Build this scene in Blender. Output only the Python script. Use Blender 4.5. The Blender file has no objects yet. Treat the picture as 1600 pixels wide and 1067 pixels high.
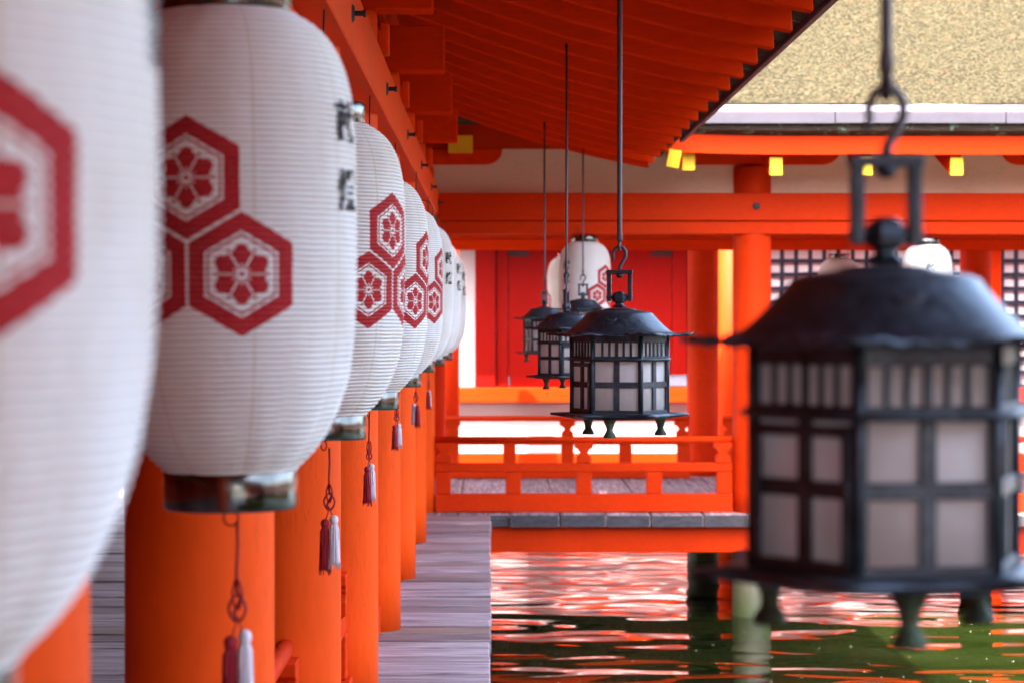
import bpy, bmesh, math, random
from mathutils import Vector, Matrix
random.seed(7)
R = math.radians
PI = math.pi
scene = bpy.context.scene
COL = scene.collection
F, VX, VY, EYE = 3674.0, 767.0, 498.0, 1.6       # focal length in photo pixels, vanishing point, eye height

# ------------------------------------------------------------------ node helpers
class NT:
    def __init__(s, name):
        s.m = bpy.data.materials.new(name); s.m.use_nodes = True
        s.t = s.m.node_tree; s.t.nodes.clear()
        s.out = s.t.nodes.new('ShaderNodeOutputMaterial')
        s._tc = None
    def n(s, typ, **kw):
        o = s.t.nodes.new(typ)
        for k, v in kw.items(): setattr(o, k, v)
        return o
    def l(s, a, b): s.t.links.new(a, b)
    def put(s, sock, v):
        if isinstance(v, bpy.types.NodeSocket): s.l(v, sock)
        else: sock.default_value = v
    def m_(s, op, a, b=0.0, c=0.0, clamp=False):
        o = s.n('ShaderNodeMath', operation=op); o.use_clamp = clamp
        s.put(o.inputs[0], a); s.put(o.inputs[1], b); s.put(o.inputs[2], c)
        return o.outputs[0]
    def obj(s):
        if not s._tc: s._tc = s.n('ShaderNodeTexCoord')
        return s._tc.outputs['Object']
    def pos(s): return s.n('ShaderNodeNewGeometry').outputs['Position']
    def mapv(s, v, sc=(1,1,1), loc=(0,0,0)):
        o = s.n('ShaderNodeMapping'); s.l(v, o.inputs['Vector'])
        o.inputs['Scale'].default_value = sc; o.inputs['Location'].default_value = loc
        return o.outputs[0]
    def noise(s, v, scale, detail=4, rough=.55, dist=0.0):
        o = s.n('ShaderNodeTexNoise'); s.l(v, o.inputs['Vector'])
        o.inputs['Scale'].default_value = scale; o.inputs['Detail'].default_value = detail
        o.inputs['Roughness'].default_value = rough; o.inputs['Distortion'].default_value = dist
        return o.outputs['Fac']
    def ramp(s, f, stops):
        o = s.n('ShaderNodeValToRGB'); s.l(f, o.inputs[0]); e = o.color_ramp.elements
        while len(e) < len(stops): e.new(.5)
        for i, (p, c) in enumerate(stops):
            e[i].position = p; e[i].color = (c[0], c[1], c[2], 1) if len(c) == 3 else c
        return o.outputs[0]
    def mix(s, f, a, b, blend='MIX'):
        o = s.n('ShaderNodeMix', data_type='RGBA', blend_type=blend)
        s.put(o.inputs[0], f)
        for k, v in ((6, a), (7, b)):
            if isinstance(v, bpy.types.NodeSocket): s.l(v, o.inputs[k])
            else: o.inputs[k].default_value = (v[0], v[1], v[2], 1)
        return o.outputs[2]
    def bsdf(s, col, rough=.5, metal=0.0, spec=.5, normal=None, **kw):
        b = s.n('ShaderNodeBsdfPrincipled')
        if isinstance(col, bpy.types.NodeSocket): s.l(col, b.inputs['Base Color'])
        else: b.inputs['Base Color'].default_value = (*col, 1)
        s.put(b.inputs['Roughness'], rough); s.put(b.inputs['Metallic'], metal)
        b.inputs['Specular IOR Level'].default_value = spec
        if normal: s.l(normal, b.inputs['Normal'])
        for k, v in kw.items(): s.put(b.inputs[k], v)
        return b
    def bump(s, h, strength=.3, dist=.01, normal=None):
        o = s.n('ShaderNodeBump'); s.l(h, o.inputs['Height'])
        o.inputs['Strength'].default_value = strength; o.inputs['Distance'].default_value = dist
        if normal: s.l(normal, o.inputs['Normal'])
        return o.outputs[0]
    def done(s, sh):
        s.l(sh if isinstance(sh, bpy.types.NodeSocket) else sh.outputs[0], s.out.inputs[0]); return s.m

def paint(name, c, rough=.45, var=.25, sc=1.0, grain=(1,1,1), spec=.4, wear=.0, wearcol=(.5,.35,.25)):
    t = NT(name); p = t.pos()
    a = t.noise(t.mapv(p, grain), 2.2*sc, 5, .6)
    b = t.noise(t.mapv(p, grain), 38*sc, 3, .6)
    f = t.m_('ADD', t.m_('MULTIPLY', a, .65), t.m_('MULTIPLY', b, .35))
    lo = tuple(x*(1-var) for x in c); hi = tuple(min(1, x*(1+var*.6)) for x in c)
    col = t.ramp(f, [(.3, lo), (.72, hi)])
    if wear:
        w = t.noise(p, 9*sc, 8, .72)
        col = t.mix(t.m_('MULTIPLY', t.m_('GREATER_THAN', w, .69), wear), col, wearcol)
    gv = (9, 9, .5) if grain[2] < 1 else (.5, .5, 9)
    ck = t.noise(t.mapv(p, gv), 5*sc, 6, .7)
    ck = t.m_('MULTIPLY', t.m_('LESS_THAN', t.m_('ABSOLUTE', t.m_('SUBTRACT', ck, .5)), .006), t.m_('GREATER_THAN', a, .52))
    if wear: col = t.mix(t.m_('MULTIPLY', ck, .45), col, tuple(x*.35 for x in c))
    r = t.m_('ADD', t.m_('MULTIPLY', a, .25), rough-.1)
    nm = t.bump(f, .12, .006)
    return t.done(t.bsdf(col, r, 0, spec, nm))

M = {}
M['vermilion'] = paint('vermilion_paint', (.88, .080, .005), .5, .16, 1.0, (1, 1, .25), .09, .35, (.55, .10, .03))
M['vermilion_beam'] = paint('vermilion_beam_paint', (.66, .036, .003), .5, .2, 1.0, (.6, .6, 1), .05, .4, (.45, .06, .02))
M['rafter'] = paint('red_rafter_paint', (.84, .046, .005), .55, .2, 1.0, (.3, 1, 1), .0, .3, (.35, .05, .02))
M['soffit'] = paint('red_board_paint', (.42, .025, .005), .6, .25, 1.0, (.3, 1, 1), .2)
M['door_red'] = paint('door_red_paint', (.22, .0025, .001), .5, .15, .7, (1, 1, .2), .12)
M['yellow'] = paint('yellow_end_paint', (.88, .55, .008), .5, .12, 2.0)
M['plaster'] = paint('bounce_tinted_plaster', (.80, .63, .47), .85, .07, .8, (1, 1, 1), .1, .3, (.62, .55, .48))  # white plaster whose tan base has orange bounce light painted in
M['white_plaster'] = paint('white_plaster', (.52, .52, .54), .8, .06, .8)
M['shoji'] = paint('shoji_paper', (.88, .87, .88), .8, .04, 1.0)
M['iron'] = paint('black_iron', (.022, .022, .026), .5, .3, 8)
M['rod'] = paint('brown_iron_rod', (.075, .062, .070), .45, .3, 8)
M['copper_trim'] = paint('weathered_copper_trim', (.048, .042, .055), .5, .25, 2.5, (1, 1, 1), .4, .5, (.55, .55, .50))
M['copper_sunlit'] = paint('sunlit_copper_top', (.095, .085, .10), .5, .25, 2.5)  # lighter copy of the copper, sun on the top face painted in
M['lattice'] = paint('dark_lattice', (.018, .022, .045), .5, .2, 5)
M['plate_metal'] = paint('pale_fitting', (.12, .13, .18), .4, .2, 5)
M['ink'] = paint('black_ink', (.028, .026, .032), .7, .2, 20, (1, 1, 1), .1)
M['cord'] = paint('red_cord', (.32, .010, .016), .7, .3, 40)

def mat_bronze():
    t = NT('aged_bronze'); p = t.obj()
    a = t.noise(p, 9, 8, .65); b = t.noise(p, 70, 4, .6)
    f = t.m_('ADD', t.m_('MULTIPLY', a, .6), t.m_('MULTIPLY', b, .4))
    col = t.ramp(f, [(.32, (.013, .014, .018)), (.50, (.035, .044, .058)), (.64, (.07, .095, .11)), (.76, (.10, .17, .13))])
    nm = t.bump(f, .16, .003)
    return t.done(t.bsdf(col, t.m_('ADD', t.m_('MULTIPLY', b, .35), .24), .55, .5, nm))
M['bronze'] = mat_bronze()
def mat_patina():
    t = NT('green_patina_bronze'); p = t.obj()
    a = t.noise(p, 22, 8, .65)
    col = t.ramp(a, [(.35, (.022, .028, .022)), (.55, (.055, .085, .045)), (.7, (.12, .19, .12))])
    return t.done(t.bsdf(col, .6, .3, .4, t.bump(a, .4, .004)))
M['patina'] = mat_patina()
def mat_ring():
    t = NT('polished_nickel_ring'); p = t.obj()
    a = t.noise(t.mapv(p, (1, 1, .2)), 30, 4, .6)
    col = t.ramp(a, [(.3, (.085, .078, .068)), (.7, (.20, .19, .17))])
    return t.done(t.bsdf(col, t.m_('ADD', t.m_('MULTIPLY', a, .25), .08), 1.0, .5, t.bump(a, .1, .002)))
M['ring'] = mat_ring()
def mat_lampaper():
    t = NT('washi_panes'); p = t.obj()
    a = t.noise(p, 14, 5, .6)
    col = t.ramp(a, [(.3, (.86, .79, .74)), (.7, (.96, .92, .89))])
    b = t.bsdf(col, .8, 0, .1, t.bump(t.noise(p, 7, 3, .5, 1.5), .5, .01))
    tr = t.n('ShaderNodeBsdfTranslucent'); t.l(col, tr.inputs[0])
    mx = t.n('ShaderNodeMixShader'); mx.inputs[0].default_value = .5
    t.l(b.outputs[0], mx.inputs[1]); t.l(tr.outputs[0], mx.inputs[2])
    return t.done(mx.outputs[0])
M['washi'] = mat_lampaper()

def mat_shade():
    """white pleated paper with a printed crest of three hexagons, twice round the lantern"""
    t = NT('printed_lantern_paper'); o = t.obj()
    sp = t.n('ShaderNodeSeparateXYZ'); t.l(o, sp.inputs[0]); x, y, z = sp.outputs
    th = t.m_('ARCTAN2', x, t.m_('MULTIPLY', y, -1.0))
    thw = t.m_('WRAP', th, PI/2, -PI/2)
    # hand-stretched print: slight wobble
    wob = t.m_('MULTIPLY', t.m_('SUBTRACT', t.noise(o, 35, 2), .5), .0022)
    u = t.m_('ADD', t.m_('MULTIPLY', thw, .216), wob)
    v = t.m_('ADD', z, wob)
    A = .0862
    def hexd(uu, vv):
        au = t.m_('ABSOLUTE', uu); av = t.m_('ABSOLUTE', vv)
        return t.m_('MAXIMUM', au, t.m_('ADD', t.m_('MULTIPLY', au, .5), t.m_('MULTIPLY', av, .8660254)))
    ul = t.m_('SUBTRACT', t.m_('ABSOLUTE', u), .0885)
    vt = t.m_('SUBTRACT', v, .0975); vl = t.m_('SUBTRACT', v, -.0565)
    ht = hexd(u, vt); hl = hexd(ul, vl)
    k = t.m_('LESS_THAN', hl, ht)
    def sel(a, b): return t.m_('ADD', t.m_('MULTIPLY', a, k), t.m_('MULTIPLY', b, t.m_('SUBTRACT', 1.0, k)))
    n = t.m_('DIVIDE', sel(hl, ht), A)
    U = t.m_('DIVIDE', sel(ul, u), A); V = t.m_('DIVIDE', sel(vl, vt), A)
    def lt(a, b): return t.m_('LESS_THAN', a, b)
    def AND(a, b): return t.m_('MULTIPLY', a, b)
    def OR(a, b): return t.m_('MAXIMUM', a, b)
    def NOT(a): return t.m_('SUBTRACT', 1.0, a)
    outer = AND(lt(n, 1.0), NOT(lt(n, .70)))
    line = AND(lt(n, .655), NOT(lt(n, .615)))
    rc = t.m_('SQRT', t.m_('ADD', t.m_('MULTIPLY', U, U), t.m_('MULTIPLY', V, V)))
    ph = t.m_('ARCTAN2', V, U)
    psi = t.m_('WRAP', t.m_('SUBTRACT', ph, PI/2), R(30), -R(30))
    px = t.m_('MULTIPLY', rc, t.m_('COSINE', psi)); py = t.m_('MULTIPLY', rc, t.m_('SINE', psi))
    apy = t.m_('ABSOLUTE', py)
    def circ(cx, cy, r, sx=1.0):
        a = t.m_('DIVIDE', t.m_('SUBTRACT', px, cx), sx); b = t.m_('SUBTRACT', apy, cy)
        return lt(t.m_('ADD', t.m_('MULTIPLY', a, a), t.m_('MULTIPLY', b, b)), r*r)
    petal = OR(OR(AND(lt(rc, .40), NOT(lt(rc, .10))), circ(.43, 0, .135)), circ(.37, .125, .075))
    petal = AND(petal, lt(t.m_('SUBTRACT', apy, t.m_('MULTIPLY', px, .577)), -.020))
    vein = AND(lt(apy, .011), lt(px, .20))
    petal = AND(petal, NOT(vein))
    a3 = t.m_('SUBTRACT', t.m_('ABSOLUTE', psi), R(30))
    bud = AND(lt(t.m_('ABSOLUTE', t.m_('MULTIPLY', rc, a3)), .024), AND(lt(rc, .535), NOT(lt(rc, .45))))
    core = lt(rc, .050)
    flower = OR(OR(petal, bud), core)
    red = OR(OR(outer, line), flower)
    edge = t.noise(o, 160, 3, .6)
    red = t.m_('MULTIPLY', red, t.m_('ADD', .90, t.m_('MULTIPLY', edge, .12), clamp=True))
    # paper: cream seams every 45 degrees, faint age spots, rib shading painted as a dark line at every hoop
    s8 = t.m_('ABSOLUTE', t.m_('WRAP', t.m_('ADD', th, R(16)), R(22.5), -R(22.5)))
    seam = lt(s8, .0085)
    oi = t.n('ShaderNodeObjectInfo').outputs['Random']
    ag = t.n('ShaderNodeTexNoise', noise_dimensions='4D'); t.l(o, ag.inputs['Vector'])
    t.l(t.m_('MULTIPLY', oi, 50), ag.inputs['W']); ag.inputs['Scale'].default_value = 5; ag.inputs['Detail'].default_value = 6
    paper = t.ramp(ag.outputs['Fac'], [(.3, (.84, .78, .70)), (.5, (.93, .91, .87)), (.75, (.96, .95, .93))])
    cr = t.noise(t.mapv(o, (1, 1, .6)), 42, 5, .65, .6)
    hoop = t.m_('ABSOLUTE', t.m_('WRAP', z, .0096/2, -.0096/2))
    rib_shade = t.m_('SUBTRACT', 1.0, t.m_('DIVIDE', hoop, .0027), clamp=True)
    paper = t.mix(t.m_('MULTIPLY', rib_shade, t.m_('ADD', .30, t.m_('MULTIPLY', cr, .8))), paper, (.42, .30, .20))
    paper = t.mix(t.m_('MULTIPLY', seam, .65), paper, (.66, .56, .40))
    redc = t.ramp(t.noise(o, 12, 4), [(.3, (.40, .0015, .006)), (.7, (.52, .002, .010))])
    col = t.mix(red, paper, redc)
    nm = t.bump(cr, .35, .004)
    b = t.bsdf(col, .7, 0, .15, nm)
    tr = t.n('ShaderNodeBsdfTranslucent'); t.l(col, tr.inputs[0])
    mx = t.n('ShaderNodeMixShader'); mx.inputs[0].default_value = .12
    t.l(b.outputs[0], mx.inputs[1]); t.l(tr.outputs[0], mx.inputs[2])
    return t.done(mx.outputs[0])
M['shade'] = mat_shade()

def mat_deck(name, ax):
    t = NT(name); p = t.pos()
    g = t.n('ShaderNodeNewGeometry').outputs['Random Per Island']
    sc = (.55, 14, 14) if ax == 'x' else (14, .55, 14)
    off = t.n('ShaderNodeVectorMath', operation='ADD'); t.l(p, off.inputs[0])
    cb = t.n('ShaderNodeCombineXYZ')
    for i in range(3): t.l(t.m_('MULTIPLY', g, 37.0), cb.inputs[i])
    t.l(cb.outputs[0], off.inputs[1])
    gr = t.noise(t.mapv(off.outputs[0], sc), 3.2, 8, .68, .5)
    big = t.noise(t.mapv(off.outputs[0], (.5, 1, 1)), 2.0, 4)
    c1 = t.ramp(gr, [(.34, (.05, .034, .032)), (.46, (.23, .19, .19)), (.62, (.58, .515, .49))])
    tint = t.ramp(g, [(0, (.38, .31, .27)), (.2, (1.0, .95, 1.0)), (.4, (.55, .47, .45)), (.6, (1.35, 1.29, 1.33)), (.8, (.85, .78, .80)), (1, (.72, .60, .45))])
    c2 = t.mix(1.0, c1, tint, 'MULTIPLY')
    c2 = t.mix(t.m_('MULTIPLY', big, .2), c2, (.30, .27, .31))
    return t.done(t.bsdf(c2, t.m_('ADD', .42, t.m_('MULTIPLY', gr, .3)), 0, .4, t.bump(gr, .6, .006)))
M['deck_x'] = mat_deck('weathered_planks_across', 'x')
M['end_grain'] = paint('dark_end_grain', (.085, .075, .080), .8, .5, 6, (1, 1, 3), .1)
M['deck_y'] = mat_deck('weathered_planks_along', 'y')

def mat_bark():
    t = NT('cypress_bark_thatch'); p = t.pos()
    a = t.noise(t.mapv(p, (.9, .8, .8)), 52, 8, .8, .3)
    v = t.n('ShaderNodeTexVoronoi'); t.l(t.mapv(p, (.7, 1.2, 1.2)), v.inputs['Vector']); v.inputs['Scale'].default_value = 48
    b = t.noise(p, 2.2, 4)
    f = t.m_('ADD', t.m_('MULTIPLY', a, .8), t.m_('MULTIPLY', v.outputs['Distance'], .3))
    col = t.ramp(f, [(.43, (.002, .0015, .001)), (.485, (.008, .006, .003)), (.545, (.023, .018, .008)), (.64, (.066, .056, .030))])
    col = t.mix(t.m_('MULTIPLY', t.m_('GREATER_THAN', t.noise(t.mapv(p, (.6, 1, 1)), 16, 5, .7), .60), .45), col, (.10, .05, .025))
    col = t.mix(t.m_('MULTIPLY', b, .35), col, (.06, .05, .02))
    sp = t.m_('GREATER_THAN', t.noise(p, 90, 2), .70)
    col = t.mix(t.m_('MULTIPLY', sp, .6), col, (.20, .18, .14))
    return t.done(t.bsdf(col, .9, 0, .1, t.bump(f, 1.0, .035)))
M['bark'] = mat_bark()
def mat_barkedge():
    t = NT('layered_bark_edge'); p = t.pos()
    a = t.noise(t.mapv(p, (.5, .5, 9)), 14, 7, .7)
    c = t.noise(p, 7, 6, .7)
    col = t.ramp(a, [(.3, (.022, .015, .012)), (.7, (.11, .075, .055))])
    col = t.mix(t.m_('MULTIPLY', t.m_('GREATER_THAN', c, .58), .7), col, (.16, .27, .20))
    return t.done(t.bsdf(col, .85, 0, .1, t.bump(a, .8, .02)))
M['bark_edge'] = mat_barkedge()
def mat_pile():
    t = NT('wet_tidal_pile'); p = t.pos()
    sp = t.n('ShaderNodeSeparateXYZ'); t.l(p, sp.inputs[0])
    a = t.noise(t.mapv(p, (1, 1, .3)), 12, 6, .7)
    h = t.m_('ADD', sp.outputs[2], t.m_('MULTIPLY', a, .35))
    col = t.ramp(t.m_('ADD', h, .9), [(.25, (.055, .070, .022)), (.55, (.10, .085, .05)), (.9, (.035, .022, .018))])
    return t.done(t.bsdf(col, .6, 0, .4, t.bump(a, .6, .01)))
M['pile'] = mat_pile()
def mat_water():
    t = NT('murky_green_sea'); p = t.pos()
    w1 = t.noise(t.mapv(p, (.55, 1.0, 1)), .95, 0, .4, .8)
    w2 = t.noise(t.mapv(p, (.6, 1.25, 1), (3, 7, 0)), 2.0, 0, .5, .7)
    w3 = t.noise(t.mapv(p, (1, 1.5, 1), (9, 1, 0)), 14, 2, .5)
    h = t.m_('ADD', w1, t.m_('ADD', t.m_('MULTIPLY', w2, .42), t.m_('MULTIPLY', w3, .0004)))
    nm = t.bump(h, 1.0, .030)
    c = t.noise(p, .8, 4)
    col = t.ramp(c, [(.3, (.004, .008, .0015)), (.7, (.010, .016, .003))])
    v = t.n('ShaderNodeTexVoronoi'); t.l(p, v.inputs['Vector']); v.inputs['Scale'].default_value = 9
    clump = t.m_('GREATER_THAN', t.noise(p, 2.4, 3), .50)
    fo = t.m_('MULTIPLY', t.m_('LESS_THAN', v.outputs['Distance'], .06), clump)
    col = t.mix(t.m_('MULTIPLY', fo, .8), col, (.75, .72, .55))
    b = t.bsdf(col, t.m_('ADD', .025, t.m_('MULTIPLY', fo, .5)), 0, .5, nm)
    b.inputs['IOR'].default_value = 1.4
    return t.done(b)
M['water'] = mat_water()
def mat_thread(name, c):
    t = NT(name); o = t.obj()
    a = t.noise(t.mapv(o, (1, 1, .06)), 260, 3, .6)
    col = t.ramp(a, [(.3, tuple(x*.55 for x in c)), (.7, c)])
    return t.done(t.bsdf(col, .55, 0, .4, t.bump(a, .6, .003)))
M['thread_red'] = mat_thread('crimson_thread', (.42, .010, .030))
M['thread_white'] = mat_thread('white_thread', (.86, .82, .88))

# ------------------------------------------------------------------ mesh helpers
class MB:
    def __init__(s): s.b = bmesh.new()
    def box(s, x0, x1, y0, y1, z0, z1, bev=0.0):
        g = bmesh.new()
        vs = [g.verts.new((x, y, z)) for x in (x0, x1) for y in (y0, y1) for z in (z0, z1)]
        for f in ((0,1,3,2), (4,6,7,5), (0,4,5,1), (2,3,7,6), (0,2,6,4), (1,5,7,3)): g.faces.new([vs[i] for i in f])
        bmesh.ops.recalc_face_normals(g, faces=g.faces)
        if bev: bmesh.ops.bevel(g, geom=list(g.edges), offset=bev, segments=1, affect='EDGES')
        s.join(g); return s
    def join(s, g, mtx=None):
        if mtx is not None: bmesh.ops.transform(g, matrix=mtx, verts=g.verts)
        me = bpy.data.meshes.new('tmp'); g.to_mesh(me); g.free()
        s.b.from_mesh(me); bpy.data.meshes.remove(me)
    def prism(s, pts, ax, a0, a1, bev=0.0):
        """polygon pts in the plane normal to axis ax, extruded from a0 to a1"""
        g = bmesh.new()
        def P(p, a): return {'y': (p[0], a, p[1]), 'x': (a, p[0], p[1]), 'z': (p[0], p[1], a)}[ax]
        A = [g.verts.new(P(p, a0)) for p in pts]; B = [g.verts.new(P(p, a1)) for p in pts]
        g.faces.new(A); g.faces.new(B[::-1]); n = len(pts)
        for i in range(n): g.faces.new((A[i], B[i], B[(i+1) % n], A[(i+1) % n]))
        bmesh.ops.recalc_face_normals(g, faces=g.faces)
        if bev: bmesh.ops.bevel(g, geom=list(g.edges), offset=bev, segments=1, affect='EDGES')
        s.join(g); return s
    def lathe(s, prof, seg=32, c=(0, 0, 0), cap=True, rf=None):
        """prof = [(radius, z)], rf(k, theta, r) may reshape the rings"""
        b = s.b; rings = []
        for k, (r, z) in enumerate(prof):
            ring = []
            for i in range(seg):
                th = 2*PI*i/seg
                rr, zz = (r, z) if rf is None else rf(k, th, r, z)
                ring.append(b.verts.new((c[0]+rr*math.cos(th), c[1]+rr*math.sin(th), c[2]+zz)))
            rings.append(ring)
        for k in range(len(rings)-1):
            A, B = rings[k], rings[k+1]
            for i in range(seg):
                f = b.faces.new((A[i], A[(i+1) % seg], B[(i+1) % seg], B[i])); f.smooth = True
        if cap:
            b.faces.new(rings[0][::-1]); b.faces.new(rings[-1])
        return s
    def tube(s, pts, r, seg=10, cyc=False):
        pts = [Vector(p) for p in pts]; n = len(pts); b = s.b; rings = []
        up = Vector((0, 0, 1)); prev = None
        for i, p in enumerate(pts):
            a = pts[(i-1) % n] if (cyc or i > 0) else p
            c = pts[(i+1) % n] if (cyc or i < n-1) else p
            d = (c-a).normalized()
            if prev is None:
                q = up if abs(d.z) < .9 else Vector((1, 0, 0)); u = d.cross(q).normalized()
            else:
                u = (prev - d*prev.dot(d)).normalized()
            prev = u; w = d.cross(u); rr = r[i] if isinstance(r, (list, tuple)) else r
            rings.append([b.verts.new(p+rr*(math.cos(2*PI*k/seg)*u+math.sin(2*PI*k/seg)*w)) for k in range(seg)])
        m = n if cyc else n-1
        for i in range(m):
            A, B = rings[i], rings[(i+1) % n]
            for k in range(seg):
                f = b.faces.new((A[k], A[(k+1) % seg], B[(k+1) % seg], B[k])); f.smooth = True
        if not cyc: b.faces.new(rings[0][::-1]); b.faces.new(rings[-1])
        return s
    def build(s, name, mat, parent=None, loc=None, smooth=False):
        bmesh.ops.recalc_face_normals(s.b, faces=s.b.faces)
        me = bpy.data.meshes.new(name); s.b.to_mesh(me); s.b.free()
        mats = mat if isinstance(mat, (list, tuple)) else [mat]
        for m in mats: me.materials.append(m)
        if smooth:
            for p in me.polygons: p.use_smooth = True
        o = bpy.data.objects.new(name, me); COL.objects.link(o)
        if parent: o.parent = parent
        if loc: o.location = loc
        return o
def tag(o, label=None, cat=None, group=None, kind=None):
    for k, v in (('label', label), ('category', cat), ('group', group), ('kind', kind)):
        if v: o[k] = v
    return o
def empty(name, loc, label, cat, group=None, rz=0):
    o = bpy.data.objects.new(name, None); COL.objects.link(o); o.location = loc; o.rotation_euler = (0, 0, rz)
    o.empty_display_size = .1
    return tag(o, label, cat, group)
def copy_tree(o, parent=None):
    c = o.copy(); COL.objects.link(c)
    if parent: c.parent = parent
    for ch in o.children: copy_tree(ch, c)
    return c

# ------------------------------------------------------------------ dimensions
CX = -.625                                   # line of the near columns
NEAR_COLS = [-11.6, -9.2, -6.8, -4.4, -2.0, .35, 2.72, 5.05, 7.3, 9.7, 12.1, 14.5, 16.9, 19.5]
D1, D2, D3 = 19.5, 24.0, 27.0                # crossing corridor front, rear, hall wall
WL = -.86                                    # water level
FARX = [-3.41, CX, 2.166, 4.956, 7.75, 10.54]

# ------------------------------------------------------------------ ground: water, decks
w = MB(); w.box(-300, 300, -300, 300, WL-4, WL); tag(w.build('sea_water', M['water']), kind='structure')
def planks_y(b, x0, x1, y0, y1, z, lo, hi, th):
    y = y0
    while y < y1:
        wd = random.uniform(lo, hi); e = min(y+wd, y1)
        dz = random.uniform(-.009, .009)
        b.box(x0+random.uniform(-.012, .012), x1+random.uniform(-.008, .004), y, e-random.uniform(.010, .026), z-th, z+dz, .004); y = e
b = MB(); planks_y(b, -4.9, .0, -12, 19.24, 0, .2, .36, .07)
b.box(-4.8, -.05, -12, 19.2, -.12, -.075)
tag(b.build('boardwalk', M['deck_x']), kind='structure')
b = MB(); x = -6.0
xs = []
while x < 12: xs.append(x); x += random.uniform(.36, .44)
for i in range(len(xs)-1):
    yy = 19.245 if xs[i] < -.02 else 19.2
    b.box(xs[i], xs[i+1]-.012, yy+random.uniform(0, .012), 24.45, -.10, random.uniform(-.003, .003), .005)
b.box(-6, 12, 19.232, 24.4, -.096, -.03)
bmesh.ops.recalc_face_normals(b.b, faces=b.b.faces)
for f in b.b.faces:
    if f.normal.y < -.9: f.material_index = 1
tag(b.build('corridor_floor', [M['deck_y'], M['end_grain']]), kind='structure')

# ------------------------------------------------------------------ near covered corridor
near = empty('covered_corridor', (0, 0, 0), 'long vermilion corridor on the left, its round columns and red rafters running away', 'corridor')
def column(parent, x, y, z1=2.86, r=.16, mat='vermilion', z0=.0):
    b = MB(); b.lathe([(r*1.0, z0), (r, z0+.3), (r*.995, z1*.5), (r*.985, z1-.03), (r*.96, z1)], 48)
    return b.build('column', M[mat], parent, (x, y, 0))
for y in NEAR_COLS:
    column(near, CX, y)
    column(near, -4.6, y)
# tie beams
for xc, sgn in ((CX, 1), (-4.6, -1)):
    b = MB(); f = sorted((xc+sgn*.195, xc+sgn*.06)); b.box(f[0], f[1], -12, 19.31, 2.44, 2.655, .006); bm = b.build('tie_beam', M['vermilion'], near)
    b = MB(); f = sorted((xc+sgn*.10, xc-sgn*.06)); b.box(f[0], f[1]-.001, -12, 19.3, 2.33, 2.437, .005); b.build('lower_tie_beam', M['rafter'], near)
    if sgn == 1:
        for y in NEAR_COLS[6:]:
            if y > 19: y = 19.2
            q = MB(); xx = xc+.195
            q.b.free(); q.b = bmesh.new()
            g = bmesh.new(); bmesh.ops.create_cone(g, cap_ends=True, segments=18, radius1=.030, radius2=.022, depth=.008)
            q.join(g, Matrix.Translation((xx+.004, y, 2.545)) @ Matrix.Rotation(PI/2, 4, 'Y'))
            g = bmesh.new(); bmesh.ops.create_cone(g, cap_ends=True, segments=12, radius1=.0085, radius2=.0085, depth=.030)
            q.join(g, Matrix.Translation((xx+.022, y, 2.545)) @ Matrix.Rotation(PI/2, 4, 'Y'))
            g = bmesh.new(); bmesh.ops.create_cone(g, cap_ends=True, segments=12, radius1=.013, radius2=.012, depth=.008)
            q.join(g, Matrix.Translation((xx+.039, y, 2.545)) @ Matrix.Rotation(PI/2, 4, 'Y'))
            q.build('bolt', M['iron'], bm)
    b = MB(); b.box(xc-.02, xc+.02, -12, 19.4, 2.65, 3.02); b.build('plaster_panel', M['plaster'], near)
    b = MB(); b.box(xc-.10, xc+.10, -12, 19.42, 3.10, 3.30, .008); b.build('purlin', M['vermilion_beam'], near)
def boat(L, z0, z1, half=.085):
    r = (z1-z0)*.95; pts = []
    for s in (-1, 1):
        seq = []
        for k in range(9):
            a = PI/2*k/8
            seq.append((s*(L-r*1.2+r*1.2*math.sin(a)), z0+r-r*math.cos(a)))
        if s == -1: seq = [(-L, z1)]+seq[::-1]
        else: seq = seq+[(L, z1)]
        pts += seq
    return pts
for y in NEAR_COLS[1:-1]:
    b = MB(); b.prism(boat(.66, 2.875, 3.005), 'x', CX-.085, CX+.085, .004); b.build('bracket_arm', M['vermilion_beam'], near, (0, y, 0))
    b = MB(); b.box(CX-.45, -.238, y-.09, y+.09, 2.862, 3.095, .006); b.build('cross_beam_end', M['rafter'], near)
    b = MB(); b.box(CX+.165, CX+.20, y+.10, y+.20, 2.70, 2.83, .004); b.build('wedge', M['vermilion'], near)
for y in NEAR_COLS[1:-1]:
    b = MB(); b.box(-4.7, CX-.452, y-.075, y+.075, 2.88, 3.08, .006); b.build('cross_beam', M['rafter'], near)

b = MB(); b.box(-4.80, -4.77, -12, 19.2, 0, 3.3); b.build('light_blocking_wall', M['soffit'], near)  # wall added to keep light out of the corridor's left side
# curved rafters, bottom profile relative to eye height
RP = [(-2.62, 2.62), (-1.6, 2.15), (-1.0, 1.90), (-.62, 1.745), (-.29, 1.628), (.05, 1.508), (.395, 1.398), (.85, 1.284), (1.26, 1.20)]
HR = .15
b0 = EYE
def rafter_pts(mirror=False):
    lo = [(x, z+b0) for x, z in RP]; hi = [(x-.01, z+b0+HR) for x, z in RP][::-1]
    p = lo+hi
    if mirror: p = [(-5.225-x, z) for x, z in p]
    return p
ys = []; y = 18.78
while y > -11.5: ys.append(y); y -= .637
rm = MB(); rm.prism(rafter_pts(), 'y', -.045, .045, .003); ra = rm.build('rafter', M['rafter'], near); ra.location = (0, ys[0], 0)
for i, yy in enumerate(ys[1:]):
    c = ra.copy(); COL.objects.link(c); c.parent = near; c.location = (0, yy, 0)
rm = MB(); rm.prism(rafter_pts(True), 'y', -.045, .045, .003); rb_ = rm.build('rafter', M['rafter'], near); rb_.location = (0, ys[0], 0)
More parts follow.
